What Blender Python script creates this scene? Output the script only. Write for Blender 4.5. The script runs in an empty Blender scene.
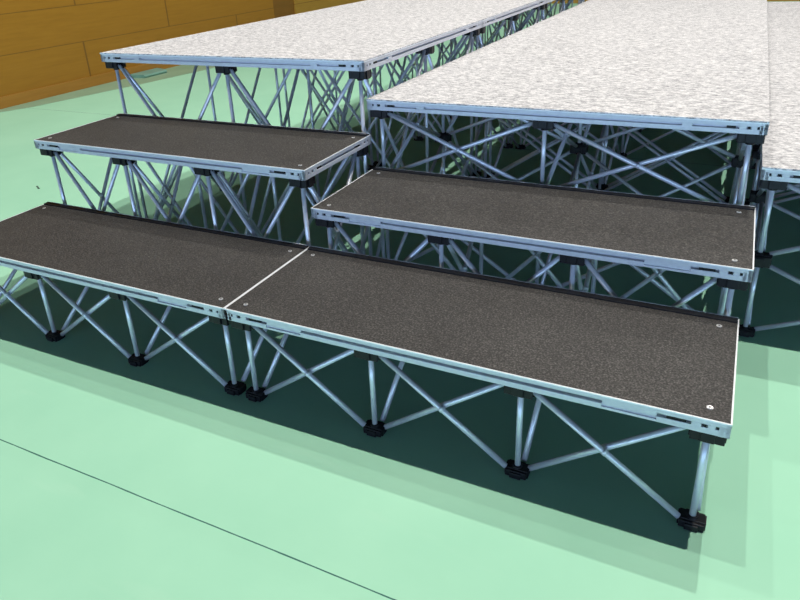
import bpy, bmesh, math, random
from mathutils import Vector, Matrix
C = bpy.context.scene.collection
S = bpy.context.scene
random.seed(4)

# ------------------------------------------------------------------ materials
def mat(name, col, rough=.5, metal=0.0, spec=.5):
    m = bpy.data.materials.new(name); m.use_nodes = True
    b = m.node_tree.nodes['Principled BSDF']
    b.inputs['Base Color'].default_value = (*col, 1)
    b.inputs['Roughness'].default_value = rough
    b.inputs['Metallic'].default_value = metal
    b.inputs['Specular IOR Level'].default_value = spec
    return m, m.node_tree, b

def N(nt, kind, **kw):
    n = nt.nodes.new(kind)
    for k, v in kw.items():
        if k in n.inputs.keys(): n.inputs[k].default_value = v
        else: setattr(n, k, v)
    return n

def ramp(nt, src, stops):
    r = nt.nodes.new('ShaderNodeValToRGB')
    e = r.color_ramp.elements
    while len(e) > 1: e.remove(e[-1])
    e[0].position = stops[0][0]; e[0].color = (*stops[0][1], 1)
    for p, c in stops[1:]:
        q = e.new(p); q.color = (*c, 1)
    nt.links.new(src, r.inputs['Fac'])
    return r.outputs['Color']

def mix(nt, fac, a, b, mode='MIX'):
    m = nt.nodes.new('ShaderNodeMix'); m.data_type = 'RGBA'; m.blend_type = mode
    for sock, val in ((m.inputs[0], fac), (m.inputs[6], a), (m.inputs[7], b)):
        if isinstance(val, (int, float)): sock.default_value = val
        elif isinstance(val, tuple): sock.default_value = (*val, 1)
        else: nt.links.new(val, sock)
    return m.outputs[2]

def math_(nt, op, a, b=None):
    m = nt.nodes.new('ShaderNodeMath'); m.operation = op
    for i, v in enumerate((a, b)):
        if v is None: continue
        if isinstance(v, (int, float)): m.inputs[i].default_value = v
        else: nt.links.new(v, m.inputs[i])
    return m.outputs[0]

def coords(nt, scale=(1, 1, 1), rot=(0, 0, 0)):
    g = nt.nodes.new('ShaderNodeNewGeometry')
    mp = N(nt, 'ShaderNodeMapping'); mp.inputs['Scale'].default_value = scale; mp.inputs['Rotation'].default_value = rot
    nt.links.new(g.outputs['Position'], mp.inputs['Vector'])
    return mp.outputs[0]

def noise(nt, vec, scale, detail=3, rough=.55):
    n = N(nt, 'ShaderNodeTexNoise', Scale=scale, Detail=detail, Roughness=rough)
    nt.links.new(vec, n.inputs['Vector'])
    return n.outputs['Fac']

def bump(nt, b, h, strength, dist=.002):
    n = N(nt, 'ShaderNodeBump', Strength=strength, Distance=dist)
    nt.links.new(h, n.inputs['Height']); nt.links.new(n.outputs[0], b.inputs['Normal'])

def make_materials():
    M = {}
    # brushed, slightly blue aluminium
    m, nt, b = mat('aluminium', (.62, .66, .74), .36, .15)
    n = noise(nt, coords(nt, (6, 6, 6)), 6, 3)
    nt.links.new(ramp(nt, n, [(.3, (.58, .59, .64)), (.7, (.65, .66, .71))]), b.inputs['Base Color'])
    M['alu'] = m
    m, nt, b = mat('tube_aluminium', (.66, .72, .84), .3, .35)
    n = noise(nt, coords(nt, (5, 5, 5)), 5, 2)
    nt.links.new(ramp(nt, n, [(.3, (.64, .68, .77)), (.7, (.74, .77, .84))]), b.inputs['Base Color'])
    M['tube'] = m
    m, nt, b = mat('bright_edge', (.86, .88, .9), .4, .1); 
    M['edge'] = m
    m, nt, b = mat('black_plastic', (.008, .008, .010), .45, 0, .3)
    n = noise(nt, coords(nt), 60, 2)
    nt.links.new(ramp(nt, n, [(.3, (.006, .006, .008)), (.8, (.012, .012, .015))]), b.inputs['Base Color'])
    M['black'] = m
    m, nt, b = mat('screw_metal', (.66, .66, .65), .3, .4); M['screw'] = m
    # black grit tread
    m, nt, b = mat('grit_tread', (.05, .045, .04), .62, 0, .35)
    fine = noise(nt, coords(nt), 150, 2, .7)
    col = ramp(nt, fine, [(.30, (.014, .0135, .013)), (.50, (.044, .042, .040)), (.62, (.088, .085, .080)), (.74, (.17, .165, .157))])
    big = noise(nt, coords(nt), 3.0, 4)
    col = mix(nt, 1.0, col, ramp(nt, big, [(.3, (.85, .83, .82)), (.7, (1.1, 1.08, 1.06))]), 'MULTIPLY')
    nt.links.new(col, b.inputs['Base Color']); bump(nt, b, fine, .5, .003)
    M['grit'] = m
    m, nt, b = mat('birch_plywood', (.10, .075, .05), .7)
    n = noise(nt, coords(nt, (2, 14, 2)), 4, 4)
    nt.links.new(ramp(nt, n, [(.3, (.07, .05, .034)), (.7, (.12, .09, .06))]), b.inputs['Base Color'])
    M['ply'] = m
    # heathered punch carpet
    m, nt, b = mat('heather_carpet', (.7, .69, .69), .95, 0, .1)
    a1 = noise(nt, coords(nt, (1, 2.6, 1)), 30, 4, .7)
    a2 = noise(nt, coords(nt, (1, 3.0, 1)), 95, 2, .6)
    hsum = math_(nt, 'ADD', math_(nt, 'MULTIPLY', a1, .62), math_(nt, 'MULTIPLY', a2, .38))
    col = ramp(nt, hsum, [(.36, (.17, .17, .18)), (.46, (.41, .41, .425)), (.52, (.62, .615, .62)), (.585, (.80, .785, .78))])
    nt.links.new(col, b.inputs['Base Color']); bump(nt, b, a2, .4, .004)
    M['carpet'] = m
    # mint protective floor sheet with dark seams every 1.55 m
    m, nt, b = mat('mint_floor', (.4, .72, .5), .7, 0, .12)
    g = nt.nodes.new('ShaderNodeNewGeometry'); sx = nt.nodes.new('ShaderNodeSeparateXYZ')
    nt.links.new(g.outputs['Position'], sx.inputs[0])
    wob = noise(nt, coords(nt), 1.3, 2)
    y = math_(nt, 'ADD', sx.outputs[1], math_(nt, 'MULTIPLY', math_(nt, 'SUBTRACT', wob, .5), .012))
    t = math_(nt, 'ABSOLUTE', math_(nt, 'SUBTRACT', math_(nt, 'MODULO', math_(nt, 'ADD', y, .598 + 46.5 + 2.325), 4.65), 2.325))
    brk = noise(nt, coords(nt, (1, 1, 1)), 5, 3)
    wid = math_(nt, 'ADD', .0008, math_(nt, 'MULTIPLY', brk, .0034))
    seam = math_(nt, 'LESS_THAN', t, wid)
    blot = noise(nt, coords(nt), 1.6, 4)
    base = ramp(nt, blot, [(.3, (.345, .675, .48)), (.7, (.385, .72, .515))])
    wr = noise(nt, coords(nt, (1.0, 5.0, 1), (0, 0, .9)), 1.5, 3)
    base = mix(nt, ramp(nt, wr, [(.64, (0, 0, 0)), (.72, (.2, .2, .2))]), base, (.44, .73, .54))
    col = mix(nt, seam, base, (.05, .16, .13))
    nt.links.new(col, b.inputs['Base Color']); bump(nt, b, wr, .15, .01)
    M['floor'] = m
    return M
M = make_materials()

def wood(name, c1, c2, rows, seams):
    """varnished panelling: grain along y; rows = z of horizontal joints; seams = (y, z0, z1) of upright joints"""
    m, nt, b = mat(name, c1, .42, 0, .4)
    n = noise(nt, coords(nt, (3, .6, 9)), 3.5, 5, .6)
    col = ramp(nt, n, [(.3, c1), (.7, c2)])
    g = nt.nodes.new('ShaderNodeNewGeometry'); sx = nt.nodes.new('ShaderNodeSeparateXYZ')
    nt.links.new(g.outputs['Position'], sx.inputs[0])
    tot = None
    for z in rows:
        s = math_(nt, 'LESS_THAN', math_(nt, 'ABSOLUTE', math_(nt, 'SUBTRACT', sx.outputs[2], z)), .0055)
        tot = s if tot is None else math_(nt, 'MAXIMUM', tot, s)
    for y, z0, z1 in seams:
        s = math_(nt, 'LESS_THAN', math_(nt, 'ABSOLUTE', math_(nt, 'SUBTRACT', sx.outputs[1], y)), .014)
        s = math_(nt, 'MULTIPLY', s, math_(nt, 'LESS_THAN', math_(nt, 'ABSOLUTE', math_(nt, 'SUBTRACT', sx.outputs[2], (z0 + z1) / 2)), (z1 - z0) / 2))
        tot = s if tot is None else math_(nt, 'MAXIMUM', tot, s)
    if tot is not None: col = mix(nt, tot, col, (.17, .075, .012))
    nt.links.new(col, b.inputs['Base Color'])
    return m

# ------------------------------------------------------------------ mesh helpers
def box(bm, x0, x1, y0, y1, z0, z1, bev=0.0, mi=0):
    r = bmesh.ops.create_cube(bm, size=1)
    for v in r['verts']:
        v.co = Vector(((x0 + x1) / 2 + v.co.x * (x1 - x0), (y0 + y1) / 2 + v.co.y * (y1 - y0), (z0 + z1) / 2 + v.co.z * (z1 - z0)))
    fs = {f for v in r['verts'] for f in v.link_faces}
    for f in fs: f.material_index = mi
    if bev:
        es = list({e for v in r['verts'] for e in v.link_edges})
        o = bmesh.ops.bevel(bm, geom=es, offset=bev, segments=2, affect='EDGES', profile=.5)
        for f in o['faces']: f.material_index = mi

def rod(bm, a, b, r, seg=14, mi=0):
    a = Vector(a); b = Vector(b); d = b - a
    q = d.to_track_quat('Z', 'Y').to_matrix().to_4x4()
    o = bmesh.ops.create_cone(bm, cap_ends=True, segments=seg, radius1=r, radius2=r, depth=d.length,
                              matrix=Matrix.Translation((a + b) / 2) @ q)
    for v in o['verts']:
        for f in v.link_faces:
            f.material_index = mi
            if len(f.verts) == 4: f.smooth = True

def mesh(name, bm, mats):
    me = bpy.data.meshes.new(name); bm.to_mesh(me); bm.free()
    for m in (mats if isinstance(mats, (list, tuple)) else [mats]): me.materials.append(m)
    return me

def link(name, me, parent=None, loc=(0, 0, 0), rotz=0):
    o = bpy.data.objects.new(name, me); C.objects.link(o)
    o.location = loc; o.rotation_euler = (0, 0, rotz)
    if parent: o.parent = parent
    return o

def thing(name, label, cat, loc, group=None):
    o = bpy.data.objects.new(name, None); C.objects.link(o); o.location = loc
    o.empty_display_size = .1
    o['label'] = label; o['category'] = cat
    if group: o['group'] = group
    return o

# ------------------------------------------------------------------ shared part meshes
RH = .050                                     # rail height
def rail_mesh(L, style):
    """extruded aluminium edge rail along +x, outer face at y=0 looking to -y, top at z=0"""
    bm = bmesh.new()
    box(bm, 0, L, .018, .030, -RH, -.014)                        # web
    box(bm, 0, L, 0, .014, -.0185, -.004, .0012)                 # upper band
    box(bm, 0, L, -.0006, .0042, -.0045, 0, 0, 1)                # bright top lip
    g0, g1 = -.0185, -.030                                       # groove
    if style == 'notched':
        for a, c in ((0, .20), (.36, L - .36), (L - .20, L)):
            box(bm, a, c, 0, .014, -RH, g1, .0012)
        box(bm, .20, .36, 0, .014, -RH, -.041, .0012); box(bm, L - .36, L - .20, 0, .014, -RH, -.041, .0012)
        box(bm, .20, .36, .006, .014, -.041, -.0185); box(bm, L - .36, L - .20, .006, .014, -.041, -.0185)
    else:
        box(bm, 0, L, 0, .014, -RH, g1, .0012)
    for e in (0, 1):
        def seg(a, c, y=0):
            if e: a, c = L - c, L - a
            box(bm, a, c, y, .014, g1, g0)
        seg(0, .026); seg(.040, .060); seg(.078, .105)
        if style == 'plated': seg(.285, .325, -.0008)
    return mesh('edge_rail', bm, [M['alu'], M['edge']])

def latch_mesh(s):
    bm = bmesh.new()
    box(bm, 0, s, .0035, .017, -.0302, -.0183)
    return mesh('rail_latch', bm, M['black'])

def pin_mesh():
    bm = bmesh.new(); rod(bm, (0, .003, -.0248), (0, .0135, -.0248), .0055, 10)
    return mesh('rail_pin', bm, M['black'])
PIN = pin_mesh()

def joint_mesh(a, b, h):
    """black moulded socket block: long block with two cheek plates, a cross arm and a hub"""
    bm = bmesh.new()
    box(bm, -a, a, -.019, .019, 0, h, .0015)
    box(bm, -a + .004, a - .004, -b, -b + .012, 0, h - .004, .002); box(bm, -a + .004, a - .004, b - .012, b, 0, h - .004, .002)
    box(bm, -.020, .020, -b - .008, b + .008, 0, h - .008, .002)
    box(bm, -a + .006, a - .006, -b + .002, b - .002, 0, .012, .002)
    rod(bm, (0, 0, 0), (0, 0, h + .008), .018, 14)
    return mesh('joint_block', bm, M['black'])
FOOT = joint_mesh(.042, .029, .030)
TOP = joint_mesh(.052, .040, .047)
MIDJ = joint_mesh(.050, .034, .052)

def screw_mesh():
    bm = bmesh.new()
    rod(bm, (0, 0, 0), (0, 0, .0022), .0095, 16)
    rod(bm, (0, 0, .0022), (0, 0, .0030), .0060, 12)
    rod(bm, (0, 0, .0030), (0, 0, .0034), .0035, 8, 1)
    return mesh('corner_screw', bm, [M['screw'], M['black']])
SCREW = screw_mesh()

TR = .0108
def tube_mesh(vec, collar=True):
    bm = bmesh.new(); v = Vector(vec)
    rod(bm, (0, 0, 0), v, TR)
    if collar:
        rod(bm, v * .5 - v.normalized() * .008, v * .5 + v.normalized() * .008, TR + .0015, 12, 0)
    return mesh('tube', bm, [M['tube'], M['black']])

_cache = {}
def cached(key, fn):
    if key not in _cache: _cache[key] = fn()
    return _cache[key]

INS = .056
def truss(root, W, D, H, nx, ny, mids=()):
    """folding space frame under a deck whose rail bottom is at height H; mids = heights of intermediate joints"""
    xs = [INS + i * (W - 2 * INS) / nx for i in range(nx + 1)]
    ys = [INS + j * (D - 2 * INS) / ny for j in range(ny + 1)]
    e, s = .040, .0115
    bx, by = xs[1] - xs[0] - 2 * e, ys[1] - ys[0] - 2 * e
    lev = [0] + list(mids) + [H]
    for x in xs:
        for y in ys:
            link('foot', FOOT, root, (x, y, 0))
            o = link('top_joint', TOP, root, (x, y, H)); o.rotation_euler = (math.pi, 0, 0)
            for z in mids: link('middle_joint', MIDJ, root, (x, y, z - .026))
    for z0, z1 in zip(lev[:-1], lev[1:]):
        zb, zt = z0 + .024, z1 - .022
        key = (round(W, 3), round(D, 3), round(zt - zb, 3), nx, ny)
        for i, x in enumerate(xs):
            for j, y in enumerate(ys):
                link('upright_tube', cached(('u', round(zt - zb, 3)), lambda: tube_mesh((0, 0, zt - zb), False)), root, (x, y, zb))
        for j, y in enumerate(ys):
            for i in range(nx):
                link('brace_tube', cached(key + ('xa',), lambda: tube_mesh((bx, 0, zb - zt))), root, (xs[i] + e, y - s, zt))
                link('brace_tube', cached(key + ('xb',), lambda: tube_mesh((bx, 0, zt - zb))), root, (xs[i] + e, y + s, zb))
        for i, x in enumerate(xs):
            for j in range(ny):
                link('brace_tube', cached(key + ('ya',), lambda: tube_mesh((0, by, zb - zt))), root, (x - s, ys[j] + e, zt))
                link('brace_tube', cached(key + ('yb',), lambda: tube_mesh((0, by, zt - zb))), root, (x + s, ys[j] + e, zb))

def rails(root, W, D, T, styles):
    """front, right, rear, left rails with latches; T = top height"""
    for nm, st, L, loc, rz in (('front_rail', styles[0], W, (0, 0, T), 0), ('side_rail', styles[1], D, (W, 0, T), math.pi / 2),
                               ('rear_rail', styles[0], W, (W, D, T), math.pi), ('side_rail', styles[1], D, (0, D, T), -math.pi / 2)):
        r = link(nm, cached(('rail', round(L, 3), st), lambda: rail_mesh(L, st)), root, loc, rz)
        lm = cached(('latch', st), lambda: latch_mesh(.055 if st == 'notched' else .035))
        link('rail_latch', lm, r, (.118, 0, 0))
        k = link('rail_latch', lm, r, (L - .118, 0, 0), 0); k.scale = (-1, 1, 1)
        for u in (.033, .069, L - .069, L - .033): link('rail_pin', PIN, r, (u, 0, 0))

def step_platform(loc, W, D, H, label):
    root = thing('step_platform', label, 'step platform', loc, 'black-topped step platforms')
    def tread():
        bm = bmesh.new()
        box(bm, .0042, W - .0042, .0042, D - .035, -.0135, -.0008, 0, 0)
        return mesh('tread', bm, [M['grit']])
    link('tread', cached(('tread', W, D), tread), root, (0, 0, H))
    def under():
        bm = bmesh.new(); box(bm, .031, W - .031, .031, D - .031, -.034, -.0136)
        return mesh('deck_board', bm, M['ply'])
    link('deck_board', cached(('under', W, D), under), root, (0, 0, H))
    rails(root, W, D, H, ('notched', 'plain'))
    def lip():
        bm = bmesh.new()
        box(bm, .004, W - .004, D - .034, D - .004, -.004, .0055, .001)
        box(bm, .004, W - .004, D - .004, D, -.004, .0062, 0, 1)
        return mesh('back_lip', bm, [M['black'], M['edge']])
    l = link('back_lip', cached(('lip', W, D), lip), root, (0, 0, H)); l['label'] = 'black raised lip with a bright top edge'
    for x in (.062, W - .062):
        for y in (.062, D - .078): link('corner_screw', SCREW, root, (x, y, H - .0008))
    truss(root, W, D, H - RH, 3, 1)
    return root

def stage_platform(loc, W, D, H, label, mids=()):
    root = thing('stage_platform', label, 'stage platform', loc, 'carpeted stage platforms')
    def board():
        bm = bmesh.new(); box(bm, .0042, W - .0042, .0042, D - .0042, -.0130, -.0008); box(bm, .031, W - .031, .031, D - .031, -.036, -.0131)
        return mesh('deck_board', bm, M['ply'])
    link('deck_board', cached(('board', W, D), board), root, (0, 0, H))
    rails(root, W, D, H, ('plated', 'plated'))
    truss(root, W, D, H - RH, 2, 2, mids)
    return root

# ------------------------------------------------------------------ staging
W, D = 1.83, .652
HL, HM, Hm, HS, Hs, H2 = .449, .644, .826, 1.012, 1.208, .822
step_platform((0, 0, 0), W, D, HL, 'low black step platform at front right, nearest the viewer, in front of the middle step')
step_platform((-W - .003, 0, 0), W, D, HL, 'low black step platform at front left, running out of the picture')
step_platform((.016, D + .010, 0), W, D, HM, 'middle black step platform against the front of the lower right carpeted stage')
step_platform((-1.828, D + .007, 0), W, D, Hm, 'tallest black step platform, against the front of the high left carpeted stage')
DM = 1.83
CT = .006
ordw = ['front', 'second', 'third', 'fourth', 'rearmost']
def stage(x, y, W_, H, n, side, front_label, mids=()):
    for k in range(n):
        lab = front_label if k == 0 else f'aluminium truss stage platform under the {side} carpet, {ordw[k]} from the step end' if k < n - 1 else f'aluminium truss stage platform under the {side} carpet, farthest from the steps'
        stage_platform((x, y + k * (DM + .003), 0), W_, DM, H - CT, lab, mids)
WL = 1.886
YS = 1.322
stage(-1.906, YS, WL, Hs, 5, 'high left', 'high truss stage platform rising behind the tallest black step at left')
stage(-.016, YS, 1.854, HS, 4, 'middle', 'middle height truss stage platform rising behind the middle black step', (.575,))
stage(1.842, YS, 1.837, H2, 4, 'low right', 'low truss stage platform at right edge of the picture, beside the middle stage', (.385,))

def carpet(x0, x1, y0, y1, z, label):
    bm = bmesh.new()
    n = 240
    rnd = random.Random(int(z * 1000))
    # strip with a slightly frayed front edge
    fr = [(x0 + (x1 - x0) * i / n, y0 + rnd.uniform(-.0015, .0022)) for i in range(n + 1)]
    top = [bm.verts.new((x, y, z)) for x, y in fr]; bot = [bm.verts.new((x, y, z - CT + .0004)) for x, y in fr]
    tb = [bm.verts.new((x, y1, z)) for x, _ in fr]; bb = [bm.verts.new((x, y1, z - CT + .0004)) for x, _ in fr]
    for i in range(n):
        bm.faces.new((top[i], top[i + 1], tb[i + 1], tb[i])); bm.faces.new((bot[i + 1], bot[i], bb[i], bb[i + 1]))
        bm.faces.new((bot[i], bot[i + 1], top[i + 1], top[i])); bm.faces.new((tb[i], tb[i + 1], bb[i + 1], bb[i]))
    bm.faces.new((bot[0], top[0], tb[0], bb[0])); bm.faces.new((top[n], bot[n], bb[n], tb[n]))
    o = link('stage_carpet', mesh('stage_carpet', bm, M['carpet']))
    o['label'] = label; o['category'] = 'carpet'; o['group'] = 'grey carpets on the stages'
YE = YS + 4 * (DM + .003)
carpet(-1.906, -.020, YS, YE + DM + .003, Hs, 'pale heathered grey carpet laid over the high left stage')
carpet(-.016, 1.838, YS, YE, HS, 'pale heathered grey carpet laid over the middle height stage, between the other two')
carpet(1.842, 3.679, YS, YE, H2, 'pale heathered grey carpet on the low stage at right edge')

# ------------------------------------------------------------------ the room
def struct(name, bm, m):
    o = link(name, mesh(name, bm, m)); o['kind'] = 'structure'; return o
XW = -6.9
bm = bmesh.new(); box(bm, XW - .1, 11, -9, 18, -.1, 0); struct('floor', bm, M['floor'])
w1, w2 = (.280, .124, .011), (.330, .149, .015)
rows = [.65, 1.15, 1.65, 2.15, 2.65]
seams = []
for r in range(5):
    z0 = .15 + r * .5
    for k in range(-5, 6):
        y = (5.44 if r % 2 == 0 else 7.24) + 3.6 * k
        if -9 < y < 10.2: seams.append((y, z0, z0 + .5))
panel = wood('wood_panelling', w1, w2, rows, seams)
skirt = wood('skirting_wood', (.30, .14, .022), (.36, .17, .03), [], [])
dark = wood('dark_wood', (.17, .075, .010), (.21, .09, .013), rows, [])
pale = wood('pale_wood', (.33, .18, .026), (.38, .21, .032), rows, [])
bm = bmesh.new(); box(bm, XW - .1, XW, -9, 10.27, 0, 2.65); struct('wall_left', bm, panel)
bm = bmesh.new(); box(bm, XW, XW + .018, -9, 10.25, 0, .15, .004); struct('baseboard_left', bm, skirt)
bm = bmesh.new(); box(bm, XW - .1, XW - .03, 10.27, 11.06, 0, 2.4); struct('door_1', bm, dark)
bm = bmesh.new(); box(bm, XW - .1, XW, 10.27, 11.06, 2.4, 2.65); struct('trim_1', bm, panel)
bm = bmesh.new(); box(bm, XW - .1, XW, 11.06, 18, 0, 2.65); struct('wall_left_far', bm, pale)
bm = bmesh.new(); box(bm, XW - .1, 11, 18, 18.1, 0, 2.65); struct('wall_back', bm, pale)

m, nt, b = mat('shaded_floor', (.25, .40, .28), .5)  # floor green darkened to carry the shade along the left wall
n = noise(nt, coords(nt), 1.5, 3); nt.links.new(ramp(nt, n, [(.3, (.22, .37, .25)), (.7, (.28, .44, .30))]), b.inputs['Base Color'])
bm = bmesh.new()
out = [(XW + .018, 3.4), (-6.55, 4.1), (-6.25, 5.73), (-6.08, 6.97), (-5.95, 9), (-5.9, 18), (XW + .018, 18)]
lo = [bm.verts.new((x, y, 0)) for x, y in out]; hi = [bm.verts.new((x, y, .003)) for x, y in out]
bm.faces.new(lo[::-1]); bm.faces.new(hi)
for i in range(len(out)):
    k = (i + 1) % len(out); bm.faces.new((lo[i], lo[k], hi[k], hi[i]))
struct('floor_shade', bm, m)
# folded spare sheet lying along the wall
bm = bmesh.new()
prof = [(0, 0), (.30, 0), (.318, .012), (.322, .028), (.31, .046), (.28, .052), (.05, .060), (0, .05)]
y0, y1 = 6.12, 6.75
a = [bm.verts.new((XW + .02 + px, y0 + .05 * (px / .3), pz + .001)) for px, pz in prof]
c = [bm.verts.new((XW + .02 + px, y1 - .08 * (px / .3), pz + .001)) for px, pz in prof]
for i in range(len(prof)):
    k = (i + 1) % len(prof)
    bm.faces.new((a[i], a[k], c[k], c[i]))
bm.faces.new(a[::-1]); bm.faces.new(c)
bmesh.ops.recalc_face_normals(bm, faces=bm.faces)
m, nt, b = mat('teal_sheet', (.16, .32, .26), .5)
n = noise(nt, coords(nt), 4, 3); nt.links.new(ramp(nt, n, [(.3, (.14, .29, .235)), (.7, (.19, .37, .30))]), b.inputs['Base Color'])
o = link('folded_sheet', mesh('folded_sheet', bm, m))
o['label'] = 'folded teal floor sheet lying along the wooden wall behind the stage'; o['category'] = 'floor sheet'

# small lifted dark tape on the floor left of the steps
bm = bmesh.new(); box(bm, -.045, .045, -.007, .007, 0.0005, .004, .001)
m, nt, b = mat('dark_tape', (.03, .07, .06), .5)
n = noise(nt, coords(nt), 40, 2); nt.links.new(ramp(nt, n, [(.3, (.02, .05, .045)), (.7, (.04, .09, .075))]), b.inputs['Base Color'])
o = link('tape_scrap', mesh('tape_scrap', bm, m), None, (-3.466, 1.745, 0), -.5)
o['label'] = 'small dark scrap of tape on mint floor left of tallest step'; o['category'] = 'tape'

# ------------------------------------------------------------------ light
def lamp(x, y, z, power, col=(1, .96, .9), r=.07):
    l = bpy.data.lights.new('ceiling_lamp', 'POINT'); l.energy = power; l.color = col; l.shadow_soft_size = r
    o = bpy.data.objects.new('ceiling_lamp', l); C.objects.link(o); o.location = (x, y, z)
K = 1.0
lamp(-.8, 1.65, 12, 1330)
lamp(3.5, 1.7, 12, 3350)
lamp(2.4, 5.6, 12, 2500)
lamp(-2.7, 3.7, 12, 700)
lamp(2.0, 17, 12, 900)
w = bpy.data.worlds.new('hall'); S.world = w; w.use_nodes = True
nt = w.node_tree; bg = nt.nodes['Background']
tc = nt.nodes.new('ShaderNodeTexCoord'); sp = nt.nodes.new('ShaderNodeSeparateXYZ')
nt.links.new(tc.outputs['Generated'], sp.inputs[0])
# a long low bluish band toward -y, added to light the rail faces; the rest of the hall is dim
az = ramp(nt, math_(nt, 'ADD', math_(nt, 'MULTIPLY', sp.outputs[1], -.5), .5), [(.58, (0, 0, 0)), (.85, (1, 1, 1))])
el = ramp(nt, sp.outputs[2], [(.0, (1, 1, 1)), (.13, (1, 1, 1)), (.20, (0, 0, 0))])
band = mix(nt, 1.0, mix(nt, 1.0, az, el, 'MULTIPLY'), (2.5, 3.7, 5.8), 'MULTIPLY')
nt.links.new(mix(nt, 1.0, band, (.010, .016, .022), 'ADD'), bg.inputs['Color'])
bg.inputs['Strength'].default_value = 1.0

# ------------------------------------------------------------------ camera
F, CX, CY = 686.19, -21.86, -48.09
cam = bpy.data.cameras.new('camera'); co = bpy.data.objects.new('camera', cam); C.objects.link(co)
co.location = (1.70304, -1.83999, 1.75342); co.rotation_euler = (1.147241, .0493323, .4708443)
cam.sensor_width = 36; cam.lens = F / 800 * 36
cam.shift_x = -CX / 800; cam.shift_y = CY / 800
cam.clip_start = .05; cam.clip_end = 100
S.camera = co
S.cycles.caustics_reflective = False
S.view_settings.view_transform = 'Standard'; S.view_settings.look = 'None'
S.view_settings.exposure = 0; S.view_settings.gamma = 1; S.view_settings.use_curve_mapping = False
